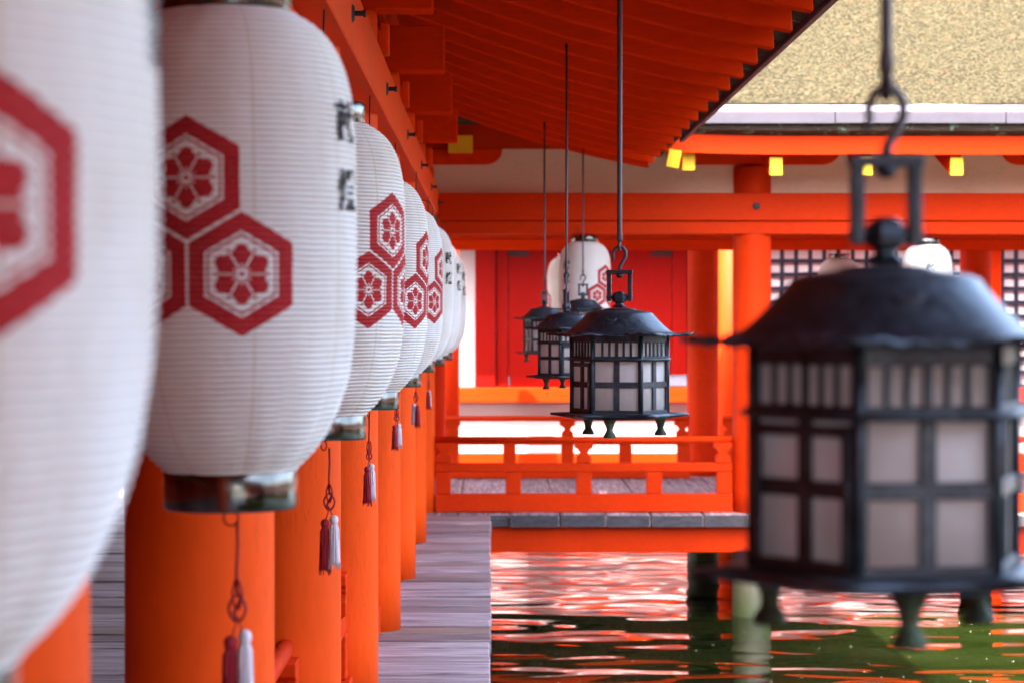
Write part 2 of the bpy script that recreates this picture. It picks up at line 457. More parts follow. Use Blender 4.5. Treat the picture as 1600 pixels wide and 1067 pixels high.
for yy in ys[2::2]:
    c = rb_.copy(); COL.objects.link(c); c.parent = near; c.location = (0, yy, 0)
# board ceiling that lies on the rafters
top = [(x, z+b0+HR+.001) for x, z in RP]; top2 = [(x, z+.03) for x, z in top]
sec = top+top2[::-1]
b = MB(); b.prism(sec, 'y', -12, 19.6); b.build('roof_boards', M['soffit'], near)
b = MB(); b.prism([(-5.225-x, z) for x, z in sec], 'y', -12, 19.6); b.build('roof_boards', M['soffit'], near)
# thick bark roof over it
EX, EZ = 1.43, 1.36
def roof_half(mir):
    lo = [(x, z+b0+HR+.032) for x, z in RP]
    lo[-1] = (1.26, 1.20+b0+HR+.032)
    lo.append((EX-.02, b0+1.345)); up = [(EX-.02, b0+1.46), (.6, b0+1.86), (-.6, b0+2.36), (-2.62, b0+3.35)]
    p = lo+up
    return [(-5.225-x, z) for x, z in p] if mir else p
b = MB(); b.prism(roof_half(False), 'y', -12, 19.62); b.build('bark_roof', M['bark_edge'], near)
b = MB(); b.prism(roof_half(True), 'y', -12, 19.62); b.build('bark_roof', M['bark_edge'], near)
b = MB(); b.box(-4.6, -.58, 19.625, 21.8, 3.48, 3.56); b.build('roof_boards', M['soffit'], near)
b = MB(); b.prism([(-.58, 3.60), (-.6, 3.96), (-2.61, 4.95), (-4.62, 3.96), (-4.64, 3.60)], 'y', 19.625, 21.8); b.build('bark_roof', M['bark_edge'], near)
# copper drip edge made of lengths
y = -12
b = MB()
while y < 17.6:
    e = min(y+.9, 17.6)
    b.box(EX-.018, EX+.012, y, e-.004, b0+1.315+random.uniform(-.002, .002), b0+1.385, .003); y = e
b.build('drip_edge', M['copper_trim'], near)

# ------------------------------------------------------------------ crossing corridor
far = empty('crossing_corridor', (0, D1, 0), 'vermilion corridor crossing the far end over water, under a straw coloured thatched roof', 'corridor')
far_off = Vector((0, D1, 0))
def fb(mb, name, mat, parent=None):
    """world-coordinate mesh parented under the far corridor"""
    o = mb.build(name, mat, parent or far); 
    if parent is None: o.location = -far_off
    return o
for x in FARX:
    for d in (D1, D2):
        if x == CX and d == D1: continue
        o = column(far, x, d, z0=-.11, mat='vermilion_beam'); o.location = (x, d-D1, 0)
        b = MB(); b.lathe([(.165, WL-1.0), (.16, -.12)], 28, (x, d, 0)); fb(b, 'pile', M['pile'])
for d, s in ((D1, -1), (D2, -1)):
    y0, y1 = sorted((d+s*.20, d+s*.05))
    b = MB(); b.box(CX+.20 if d == D1 else -6, 12, y0, y1, 2.405, 2.63, .007); o = fb(b, 'tie_beam', M['vermilion_beam'])
    if d == D1:
        g = MB(); g.lathe([(.001, 0), (.026, .004), (.031, 0), (.031, -.03)], 20)
        p = g.build('bolt', M['iron'], o); p.rotation_euler = (PI/2, 0, 0); p.location = (2.18, y0-.003, 2.522)
    b = MB(); b.box(CX+.21, 12, y0+.04, y1-.01, 2.295, 2.402, .005); fb(b, 'lower_tie_beam', M['rafter'] if d == D2 else M['vermilion_beam'])
    b = MB(); b.box(-6, 12, d-.02, d+.02, 2.60, 3.08); fb(b, 'plaster_panel', M['plaster'])
    b = MB(); b.box(-6, 12, d-.10, d+.10, 3.0, 3.2, .008); fb(b, 'purlin', M['vermilion_beam'])
    for x in FARX:
        b = MB(); b.prism([(x+p[0], p[1]) for p in boat(.72, 2.87, 2.996)], 'y', d-.09, d+.09, .004); fb(b, 'bracket_arm', M['rafter'])
# yellow-ended beam at the corner
b = MB(); b.box(-.345, -.145, 18.95, 19.4, 2.93, 3.075, .005); q = fb(b, 'cross_beam_end', M['rafter'])
b = MB(); b.box(-.343, -.147, 18.946, 18.952, 2.932, 3.073); fb(b, 'painted_end', M['yellow'], q)
# rafters under the straight eave, yellow ends
KY = 18.42
x = 1.535
def far_raf(x, y0=18.5, zoff=0.0, rz=0):
    b = MB(); b.prism([(0, 0), (0, .145), (4.0, 1.30), (4.0, 1.155)], 'x', -.05, .05, .004)
    o = b.build('rafter', M['rafter'], far); o.location = (x, y0-D1, b0+1.125+zoff); o.rotation_euler = (0, 0, rz)
    b = MB(); b.box(-.049, .049, -.006, .002, .003, .142); b.build('painted_end', M['yellow'], o)
    return o
far_raf(1.42, 18.42, .055, R(-4)).rotation_euler = (0, R(11), R(-6)); far_raf(1.56, 18.55, .04)
x = 2.245
while x < 11: far_raf(x); x += .712
# eave board, dark bark edge, copper edge, thatch
def strip(x0, x1, n, f):
    """profile f(x) -> list of (y,z); lofted along x"""
    g = MB(); b = g.b; rows = []
    for i in range(n+1):
        xx = x0+(x1-x0)*i/n
        rows.append([b.verts.new((xx, yy, zz)) for yy, zz in f(xx)])
    k = len(rows[0])
    for i in range(n):
        for j in range(k): b.faces.new((rows[i][j], rows[i+1][j], rows[i+1][(j+1) % k], rows[i][(j+1) % k]))
    b.faces.new(rows[0]); b.faces.new(rows[-1][::-1]); return g
def lift(x): t = max(0, (2.4-x)/1.3); return .035*t*t
o = strip(1.28, 12, 60, lambda x: [(KY, b0+1.285+lift(x)), (KY, b0+1.43+lift(x)), (KY+.07, b0+1.43+lift(x)), (KY+.07, b0+1.285+lift(x))])
fb(o, 'eave_board', M['vermilion_beam'])
o = strip(1.28, 12, 60, lambda x: [(KY-.10, b0+1.465+lift(x)), (KY-.12, b0+1.53), (KY+.45, b0+1.72), (KY+.45, b0+1.433+lift(x)), (KY+.02, b0+1.433+lift(x))])
fb(o, 'bark_edge', M['bark_edge'])
y = 1.35; seg = 0
front = MB(); topm = MB()
while y < 12:
    e = min(y+1.33, 12)
    front.box(y, e-.006, KY-.165, KY-.124, b0+1.515+random.uniform(-.002, .002), b0+1.602, .004)
    topm.prism([(KY-.163, b0+1.605), (KY-.163, b0+1.61), (KY+.13, b0+1.70), (KY+.13, b0+1.66)], 'x', y, e-.006)
    y = e
fb(front, 'copper_drip_edge', M['copper_trim']); fb(topm, 'copper_flashing', M['copper_sunlit'])
def sheet(pts, th, nx=1):
    g = MB(); a = [g.b.verts.new(p) for p in pts]; c = [g.b.verts.new((p[0], p[1], p[2]-th)) for p in pts]
    g.b.faces.new(a); g.b.faces.new(c[::-1]); n = len(a)
    for i in range(n): g.b.faces.new((a[i], c[i], c[(i+1) % n], a[(i+1) % n]))
    return g
RS = .62
def rz(y): return b0+1.69+RS*(y-(KY+.06))
RY = 21.9
# thatch as a fine, gently uneven relief
from mathutils import noise as mn
g = MB(); bb = g.b; nx, ny = 560, 170; grid = []
for i in range(nx+1):
    row = []
    for j in range(ny+1):
        xx = 1.15+(12-1.15)*i/nx; yy = KY+.06+(RY-KY-.06)*j/ny
        dz = .014*mn.fractal(Vector((xx*13, yy*15, 0)), .8, 2.1, 4)+.025*mn.noise(Vector((xx*1.3, yy*1.3, 4)))
        if j == 0: dz = min(dz, 0)
        row.append(bb.verts.new((xx, yy, rz(yy)+dz)))
    grid.append(row)
for i in range(nx):
    for j in range(ny):
        f = bb.faces.new((grid[i][j], grid[i+1][j], grid[i+1][j+1], grid[i][j+1])); f.smooth = True
fb(g, 'thatched_slope', M['bark'])
g = sheet([(-2.6, KY+.06+(EX+2.6)*.78, rz(KY+.06+(EX+2.6)*.78)-.012), (1.2, KY+.15, rz(KY+.15)-.06), (1.2, RY, rz(RY)-.03), (-2.6, RY, rz(RY)-.03)], .16)
fb(g, 'thatched_slope', M['bark'])
g = sheet([(-9, KY+.06+(EX+2.6-6.4+2.6)*.78-.0, rz(KY+.3)), (-2.625, KY+.06+(EX+2.6)*.78, rz(KY+.06+(EX+2.6)*.78)), (-2.625, RY, rz(RY)-.03), (-9, RY, rz(RY)-.03)], .16)
fb(g, 'thatched_slope', M['bark'])
g = sheet([(1.2, KY+.10, rz(KY+.10)-.05), (12, KY+.10, rz(KY+.10)-.05), (12, RY, rz(RY)-.05), (1.2, RY, rz(RY)-.05)], .13)
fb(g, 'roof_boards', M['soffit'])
g = sheet([(-9, RY, rz(RY)), (12, RY, rz(RY)), (12, 25.0, b0+1.62), (-9, 25.0, b0+1.62)], .2)
fb(g, 'thatched_slope', M['bark'])
b = MB(); b.box(-3, 12, RY-.14, RY+.14, rz(RY)-.05, rz(RY)+.22, .02); fb(b, 'ridge_cap', M['copper_trim'])
# floor beams over the water
b = MB(); b.box(-.05, 12, 19.30, 19.42, -.318, -.104, .004); fb(b, 'floor_beam', M['vermilion_beam'])
b = MB(); b.box(-6, 12, 24.1, 24.25, -.22, -.104, .004); fb(b, 'floor_beam', M['pile'])
b = MB(); b.box(-.12, .0-.003, -12, 19.2, -.30, -.125, .004); b.build('floor_beam', M['pile'], near)
for y in NEAR_COLS[5:]:
    for xx in (-.16, CX-.3, -4.6):
        if y > 19: continue
        b = MB(); b.lathe([(.125, WL-1.0), (.12, -.126)], 24, (xx, y, 0)); b.build('pile', M['pile'], near)

# ------------------------------------------------------------------ railings
def post_pts(w0=.155, zb=.41, zt=.575):
    h = w0/2
    right = [(h*.78, zb), (h*.78, zb+.055), (h*.52, zb+.07), (h*.40, zb+.085), (h*.62, zb+.10), (h*.62, zb+.112), (h, zb+.125), (h, zt)]
    return right+[(-x, z) for x, z in right[::-1]]
def railing(length, label, group, loc, rz=0, blocks=5, mid=(.5,), cat='railing'):
    r = empty('railing', loc, label, cat, group, rz)
    L = length
    b = MB(); b.tube([(0, 0, .60), (L, 0, .60)], .028, 20); b.build('top_rail', M['vermilion_beam'], r)
    b = MB(); b.box(0, L, -.04, .04, .335, .408, .006); b.build('middle_rail', M['vermilion_beam'], r)
    b = MB(); b.box(0, L, -.065, .065, .003, .152, .007); b.build('base_rail', M['vermilion_beam'], r)
    for i in range(blocks):
        t = i/(blocks-1); x = .066+(L-.132)*t
        b = MB(); b.box(x-.064, x+.064, -.045, .045, .154, .333, .005); b.build('block', M['vermilion_beam'], r)
    for k, m in enumerate((0,)+tuple(mid)+(1,)):
        x = .078+(L-.156)*m
        pts = [(x+a, z) for a, z in post_pts()]
        b = MB(); b.prism(pts, 'y', -.045, .045, .003); b.build('post', M['vermilion_beam'], r)
    return r
G = 'vermilion railings between columns'
railing(2.466, 'vermilion railing nearer the water, spanning the far end right behind the central hanging lantern', G, (CX+.162, D1, 0))
railing(2.466, 'vermilion railing mostly hidden behind the big blurred hanging lantern', G, (2.33, D1, 0))
railing(2.466, 'darker red railing across the corridor floor, behind the front railing', G, (CX+.162, D2-.35, 0))
railing(2.466, 'shaded red railing at the far side of the crossing corridor, behind the big blurred lantern', G, (2.33, D2-.35, 0))
nl = ['vermilion railing with round top rail, its end showing beside the second orange column',
      'vermilion railing seen as thin slivers between the third and fourth column from the left',
      'vermilion railing seen end on between the fourth and fifth column from the left',
      'vermilion railing almost hidden between the fifth and sixth column from the left',
      'vermilion railing almost hidden between the sixth and seventh column from the left',
      'vermilion railing almost hidden between the seventh and eighth column from the left']
for i, (ya, yb) in enumerate(zip(NEAR_COLS[7:-1], NEAR_COLS[8:])):
    railing(yb-ya-.324, nl[i], G, (CX, ya+.162, 0), PI/2)

# ------------------------------------------------------------------ shrine hall behind
hall = empty('shrine_hall', (0, D3, 0), 'red doored shrine hall with white plaster and dark lattice behind the crossing corridor', 'hall')
hoff = Vector((0, D3, 0))
def hb(mb, name, mat, parent=None):
    o = mb.build(name, mat, parent or hall)
    if parent is None: o.location = -hoff
    return o
D = D3
b = MB(); b.box(-3.5, 12, D+.06, D+.16, -1.2, 3.2); hb(b, 'wall', M['white_plaster'])
b = MB(); b.box(-3.5, 12, D-.05, D+.05, -.05, .06, .006); hb(b, 'base_beam', M['vermilion_beam'])
b = MB(); b.box(-3.5, 12, D-.06, D+.05, .645, .815, .006); hb(b, 'sill_beam', M['vermilion_beam'])
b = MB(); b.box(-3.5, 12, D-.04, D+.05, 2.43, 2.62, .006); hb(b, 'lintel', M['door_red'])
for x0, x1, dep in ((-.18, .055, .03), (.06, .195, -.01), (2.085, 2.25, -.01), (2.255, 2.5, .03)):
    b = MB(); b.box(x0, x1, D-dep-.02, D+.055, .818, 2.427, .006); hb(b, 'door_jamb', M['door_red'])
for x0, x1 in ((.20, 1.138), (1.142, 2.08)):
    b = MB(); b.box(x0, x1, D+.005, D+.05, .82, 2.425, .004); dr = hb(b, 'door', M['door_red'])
    b = MB(); hx = x0 if x0 < .5 else x1-.25
    for k in range(3): b.box(hx+(0 if x0 < .5 else k*.025), hx+.25-(k*.025 if x0 < .5 else 0), D-.004, D+.004, 2.31+k*.031, 2.335+k*.031, .002)
    hb(b, 'hinge', M['iron'], dr)
    b = MB(); px0 = x0 if x0 < .5 else x1-.03
    b.box(px0-.12, px0+.2, D-.045, D-.038+.03, .83, .96, .003) if x0 > .5 else b.box(x0, x0+.02, D-.004, D+.004, .84, .94)
    hb(b, 'metal_fitting', M['plate_metal'], dr)
for x in (-.51, 2.66, 5.34, 8.3):
    b = MB(); b.lathe([(.16, WL-.8), (.16, 2.95)], 40, (x, 25.9, 0)); hb(b, 'porch_column', M['vermilion_beam'])
for x in (-2.3, 3.0-.12, 5.75, 8.6):
    b = MB(); b.box(x-.11, x+.11, D-.05, D+.055, -.9, 2.43, .006); hb(b, 'wall_post', M['vermilion_beam'])
b = MB(); b.box(-3.5, 12, D-.035, D+.05, -.76, -.64, .006); hb(b, 'reflection_beam', M['vermilion_beam'])  # hidden beam added to put orange into the water reflection
b = MB(); b.box(-3.5, 12, D-.02, D+.05, -.40, -.365, .006); hb(b, 'reflection_beam', M['vermilion_beam'])  # second hidden beam, added for orange blobs in the reflection
# lattice windows
def lattice(x0, x1, z0, z1):
    b = MB(); b.box(x0, x1, D+.03, D+.055, z0, z1); pan = hb(b, 'lattice_window', M['shoji'])
    b = MB(); n = round((x1-x0)/.162); p = (x1-x0)/n
    for i in range(n+1):
        x = x0+i*p; b.box(x-.022, x+.022, D-.012, D+.012, z0, z1)
    m = round((z1-z0)/.162); p = (z1-z0)/m
    for i in range(m+1):
        z = z0+i*p; b.box(x0, x1, D-.009, D+.015, z-.022, z+.022)
    hb(b, 'lattice', M['lattice'], pan)
lattice(3.02, 5.62, .83, 2.42); lattice(5.88, 8.46, .83, 2.42)
# eave of the hall
b = MB(); b.box(-3.5, 12, D-.02, D+.05, 2.63, 3.1); hb(b, 'upper_plaster', M['plaster'])
g = sheet([(-4, 26.12, 3.12), (12, 26.12, 3.12), (12, 30.5, 5.8), (-4, 30.5, 5.8)], .14)
hb(g, 'thatched_roof', M['bark'])

# unseen halls added to block, tint and reflect light on the lanterns
def light_shaping_hall(loc, rz, n, label):
    r = empty('offscreen_light_hall', loc, label, 'hall', None, rz); L = n*2.8
    b = MB(); b.box(0, L, 1.2, 1.3, -1.2, 2.9); b.build('wall', M['white_plaster'] if loc[0] > 20 else M['door_red'], r)  # red walls on the two nearer halls warm the bounce light
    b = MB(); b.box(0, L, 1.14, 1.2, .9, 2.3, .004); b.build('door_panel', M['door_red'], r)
    b = MB(); b.box(-.3, L+.3, -.5, 3.2, -.12, 0, .01); b.build('floor', M['deck_x'], r)
    b = MB(); b.box(-.2, L+.2, -.2, -.05, 2.4, 2.64, .006); b.build('tie_beam', M['vermilion_beam'], r)
    b = MB(); b.box(-.2, L+.2, -.1, .1, 2.95, 3.15, .006); b.build('purlin', M['vermilion_beam'], r)
    b = MB(); b.prism([(-1.3, 3.0), (-1.3, 3.2), (2.2, 5.4), (5.4, 3.2), (5.4, 3.0), (2.2, 5.1)], 'x', -.4, L+.8); b.build('thatched_roof', M['bark_edge'], r)
    for i in range(n+1): column(r, i*2.8, 0, 2.95)
    return r
light_shaping_hall((24, 21.5, 0), -PI/2, 11, 'long unseen hall added on the right for dark bands in metal reflections')
light_shaping_hall((15, -1.7, 0), PI, 4, 'unseen red hall added beside the viewer to block frontal sky light')
light_shaping_hall((2.9, -13.5, 0), PI, 3, 'unseen red hall added behind the viewer to block light from the back')

# ------------------------------------------------------------------ paper lanterns
LH, LR = .768, .216
PROF = [(0, .108), (.012, .128), (.03, .150), (.055, .170), (.09, .187), (.13, .1995), (.18, .2085), (.25, .214), (.35, .2155),
        (.5, .216), (.62, .215), (.72, .210), (.80, .200), (.87, .182), (.92, .163), (.96, .140), (.985, .120), (1, .108)]
def rad(t):
    t = min(max(t, 0), 1)
    for (a, ra), (b, rb) in zip(PROF, PROF[1:]):
        if t <= b:
            k = (t-a)/(b-a); k2 = k; return ra+(rb-ra)*k2
    return PROF[-1][1]
PITCH = .0096
def ridge(z, amp=.0045):
    k = abs(((z/PITCH+.5) % 1)-.5)*2          # 0 at hoop, 1 between hoops
    return -amp*(1-math.sqrt(max(0, 1-(1-k)**2)))
def shade_r(z):
    t = (LH/2-z)/LH
    s = .5*rad(t)+.25*rad(t-.012)+.25*rad(t+.012)
    return s+ridge(z)
def make_shade():
    g = MB(); b = g.b; seg = 120; n = int(LH/PITCH*5); rings = []
    for k in range(n+1):
        z = LH/2-LH*k/n; r0 = shade_r(z); ring = []
        for i in range(seg):
            th = 2*PI*i/seg
            r = r0+.0016*mn.noise(Vector((math.cos(th)*4, math.sin(th)*4, z*11)))-.0012*math.exp(-((abs(((math.degrees(th)-74+22.5) % 45)-22.5))/2.2)**2)
            zz = z+.0022*mn.noise(Vector((math.cos(th)*5, math.sin(th)*5, z*5+9)))
            ring.append(b.verts.new((r*math.cos(th), r*math.sin(th), zz)))
        rings.append(ring)
    for k in range(n):
        A, B = rings[k], rings[k+1]
        for i in range(seg):
            f = b.faces.new((A[i], A[(i+1) % seg], B[(i+1) % seg], B[i])); f.smooth = True
    return g
def glyph(ch, size):
    c = bpy.data.curves.new('g', 'FONT'); c.body = ch; c.size = size; c.offset = size*.018
    o = bpy.data.objects.new('g', c); COL.objects.link(o)
    bpy.context.view_layer.update()
    me = bpy.data.meshes.new_from_object(o.evaluated_get(bpy.context.evaluated_depsgraph_get()))
    bpy.data.objects.remove(o); return me
def lettering_mesh(chars, phi0):
    """ink characters wrapped on the pleated paper; phi0 = angle from the crest"""
    out = []
    for ch, z0 in zip(chars, [.196, .082, -.03]):
        me = glyph(ch, .076); g = bmesh.new(); g.from_mesh(me)
        xs_ = [v.co.x for v in g.verts]; ysv = [v.co.y for v in g.verts]
        cx, cy = (min(xs_)+max(xs_))/2, (min(ysv)+max(ysv))/2
        for v in g.verts: v.co = (v.co.x-cx, (v.co.y-cy)*.96, 0)
        def cut(no, lo, hi, st):
            q = lo
            while q < hi:
                bmesh.ops.bisect_plane(g, geom=list(g.verts)+list(g.edges)+list(g.faces), plane_co=(no[0]*q, no[1]*q, 0), plane_no=no, dist=1e-6); q += st
        cut((1, 0, 0), -.04, .04, .008); cut((0, 1, 0), -.04, .04, .0023)
        for v in g.verts:
            x, y = v.co.x, v.co.y; x += .0015*math.sin(y*160)
            z = z0+y; r = shade_r(z)+.0022; th = phi0+x/LR
            v.co = (r*math.sin(th), -r*math.cos(th), z)
        mb = MB(); mb.join(g); out.append(mb)
    return out
def make_lantern():
    root = empty('paper_lantern', (0, 0, 0), 'tmp', 'paper lantern', 'white paper lanterns with red crests')
    sh = make_shade().build('paper_shade', M['shade'], root)
    for ph in (R(84), R(-96)):
        for mb in lettering_mesh('献燈', ph): mb.build('painted_character', M['ink'], sh)
    # metal rings: open bands
    for nm, z0, z1, r in (('top_ring', LH/2-.004, LH/2+.052, .109), ('bottom_ring', -LH/2-.060, -LH/2+.004, .112)):
        g = MB(); g.lathe([(r-.006, z0), (r-.003, z0-.001), (r, z0+.003), (r, z1-.003), (r-.003, z1+.001), (r-.006, z1), (r-.010, z1-.004), (r-.010, z0+.004), (r-.006, z0)], 64, cap=False)
        ring = g.build(nm, M['ring'], root)
        g = MB(); g.lathe([(r-.009, (z0+z1)/2-.004), (r-.009, (z0+z1)/2+.004)], 48); g.build('inner_board', M['iron'], ring)
    g = MB(); pts = [(.100, 0, LH/2+.03), (.100, 0, LH/2+.10), (.085, 0, LH/2+.128), (.05, 0, LH/2+.138), (0, 0, LH/2+.140)]
    pts += [(-x, y, z) for x, y, z in pts[:-1][::-1]]
    g.tube(pts, .0022, 8); g.build('bail_wire', M['iron'], root)
    g = MB(); g.tube([(0, 0, LH/2+.128), (.008, 0, LH/2+.136), (.010, 0, LH/2+.150), (0, 0, LH/2+.160), (-.004, 0, LH/2+.175), (0, 0, LH/2+.30)], .0026, 8); g.build('hook', M['iron'], root)
    g = MB(); g.tube([(0, 0, -LH/2-.052), (0, 0, -LH/2-.066)], .0022, 8); g.tube([(.013*math.cos(a*PI/8), 0, -LH/2-.078+.013*math.sin(a*PI/8)) for a in range(16)], .0018, 6, True)
    g.build('bottom_hook', M['cord'], root)
    return root
lan0 = make_lantern()
def scale_tree(o, s): o.scale = (s, s, s)
# name, x, depth, z centre, crest angle (deg, + = to the right), label
LAN = [(-.457, 1.70, 1.732, 10.5, 'huge blurred white paper lantern cut off by the left edge of the picture'),
       (-.44, 3.95, 1.728, -11.6, 'large white paper lantern with three red hexagon crests facing us, second from the left'),
       (-.44, 6.20, 1.729, 60, 'white paper lantern third from the left, its red crests turned to the right'),
       (-.44, 8.50, 1.720, 77, 'white paper lantern fourth from the left, a narrow red crest at its right edge'),
       (-.437, 10.9, 1.730, 80, 'white paper lantern fifth in the left row, thin red crest sliver at its edge'),
       (-.425, 13.3, 1.745, -22, 'white paper lantern sixth in the left row, black brush characters at its right edge'),
       (-.415, 15.7, 1.735, -12, 'white paper lantern seventh in the left row, dark characters near the edge'),
       (-.405, 18.0, 1.725, -12, 'last and smallest white paper lantern at the far end of the left row'),
       (.775, D1-.10, 1.845, 50, 'cream paper lantern with red crest hanging before the red doors, behind the small bronze lanterns'),
       (.784, D2-.15, 1.835, 78, 'cream paper lantern partly hidden at the left of the lantern before the red doors'),
       (3.60, D1-.10, 1.825, 95, 'white paper lantern peeking over the right side of the big blurred bronze lantern'),
       (3.53, D2-.15, 1.820, 150, 'tan shaded paper lantern peeking over the left side of the big blurred bronze lantern')]
# tassels -------------------------------------------------------------
def tassel_mesh(length, r0):
    g = MB()
    prof = [(r0*.35, 0), (r0*.8, -.003), (r0*1.0, -.010), (r0*.95, -.018), (r0*.72, -.022), (r0*.80, -.026), (r0*1.02, -.034), (r0*1.08, -.06), (r0*1.12, -length*.6), (r0*1.22, -length*.9), (r0*1.28, -length)]
    def rf(k, th, r, z):
        if k < 5: return r, z
        a = .10*math.sin(th*11)+.06*math.sin(th*17+1.3)
        return r*(1+a), z+(0 if k < 10 else .010*mn.noise(Vector((math.cos(th)*3, math.sin(th)*3, 2))))
    g.lathe(prof, 88, rf=rf)
    rnd = random.Random(3)
    for i in range(26):
        th = rnd.uniform(0, 2*PI); r = r0*1.15; x, y = r*math.cos(th), r*math.sin(th)
        zb = -length-rnd.uniform(.002, .016)
        g.tube([(x*.95, y*.95, -length*.5), (x*1.08, y*1.08, -length*.85), (x*rnd.uniform(1.0, 1.35), y*rnd.uniform(1.0, 1.35), zb)], .0011, 4)
    return g
def make_tassel():
    root = empty('tassel', (0, 0, 0), 'tmp', 'tassel', 'red and white tassels under the paper lanterns')
    g = MB(); g.tube([(0, 0, 0), (.001, 0, -.04), (-.001, 0, -.08), (0, 0, -.125)], .0028, 8)
    g.build('cord', M['cord'], root)
    g = MB()
    for s in (-1, 1):
        g.tube([(s*(.003+.011*math.sin(PI*k/9)**.8), .004*s*math.sin(2*PI*k/9), -.176-.044*(k/9)) for k in range(10)], .0026, 7)
        g.tube([(s*(.002+.006*math.sin(PI*k/9)), -.004*s, -.150-.05*(k/9)) for k in range(10)], .0022, 7)
    g.tube([(0, 0, -.17), (.006, .003, -.182), (0, 0, -.194), (-.006, -.003, -.206), (0, 0, -.215)], .0032, 7)
    g.tube([(0, 0, -.215), (-.009, 0, -.245)], .0016, 6); g.tube([(0, 0, -.215), (.009, 0, -.236)], .0016, 6)
    k_ = g.build('knot', M['cord'], root); k_.location = (0, 0, .053)
    a = tassel_mesh(.135, .0115).build('red_tassel', M['thread_red'], root); a.location = (-.0115, .001, -.191)
    a = tassel_mesh(.130, .0115).build('white_tassel', M['thread_white'], root); a.location = (.0125, -.002, -.181)
    return root
tas0 = make_tassel()
TL = {1: ('long red and white tassel under the large second lantern, cut by the picture bottom', 8), 2: ('red tassel beside a white one hanging from the third lantern before an orange column', 0),
      3: ('mostly white tassel hanging from the fourth lantern in the row', 62), 4: ('white tassel with a red one behind it under the fifth lantern', 50),
      5: ('deep red tassel overlapping a white one under the sixth lantern', 160), 6: ('tiny pale tassel under the seventh lantern', 90)}
for i, (x, y, zc, ang, lab) in enumerate(LAN):
    o = lan0 if i == 0 else copy_tree(lan0)
    o.location = (x, y, zc); o.rotation_euler = (R(random.uniform(-.5, .5)), R(random.uniform(-.5, .5)), R(ang)); o['label'] = lab
    if i in TL or i == 0:
        if i == 0: continue
        t = tas0 if i == 1 else copy_tree(tas0)
        t.location = (x+(.014 if i < 3 else .0), y, zc-LH/2-.085); t.rotation_euler = (0, 0, R(TL[i][1])); t['label'] = TL[i][0]
        t.scale = (1, 1, [0, 1.0, .98, .96, .80, .86, .8][i])

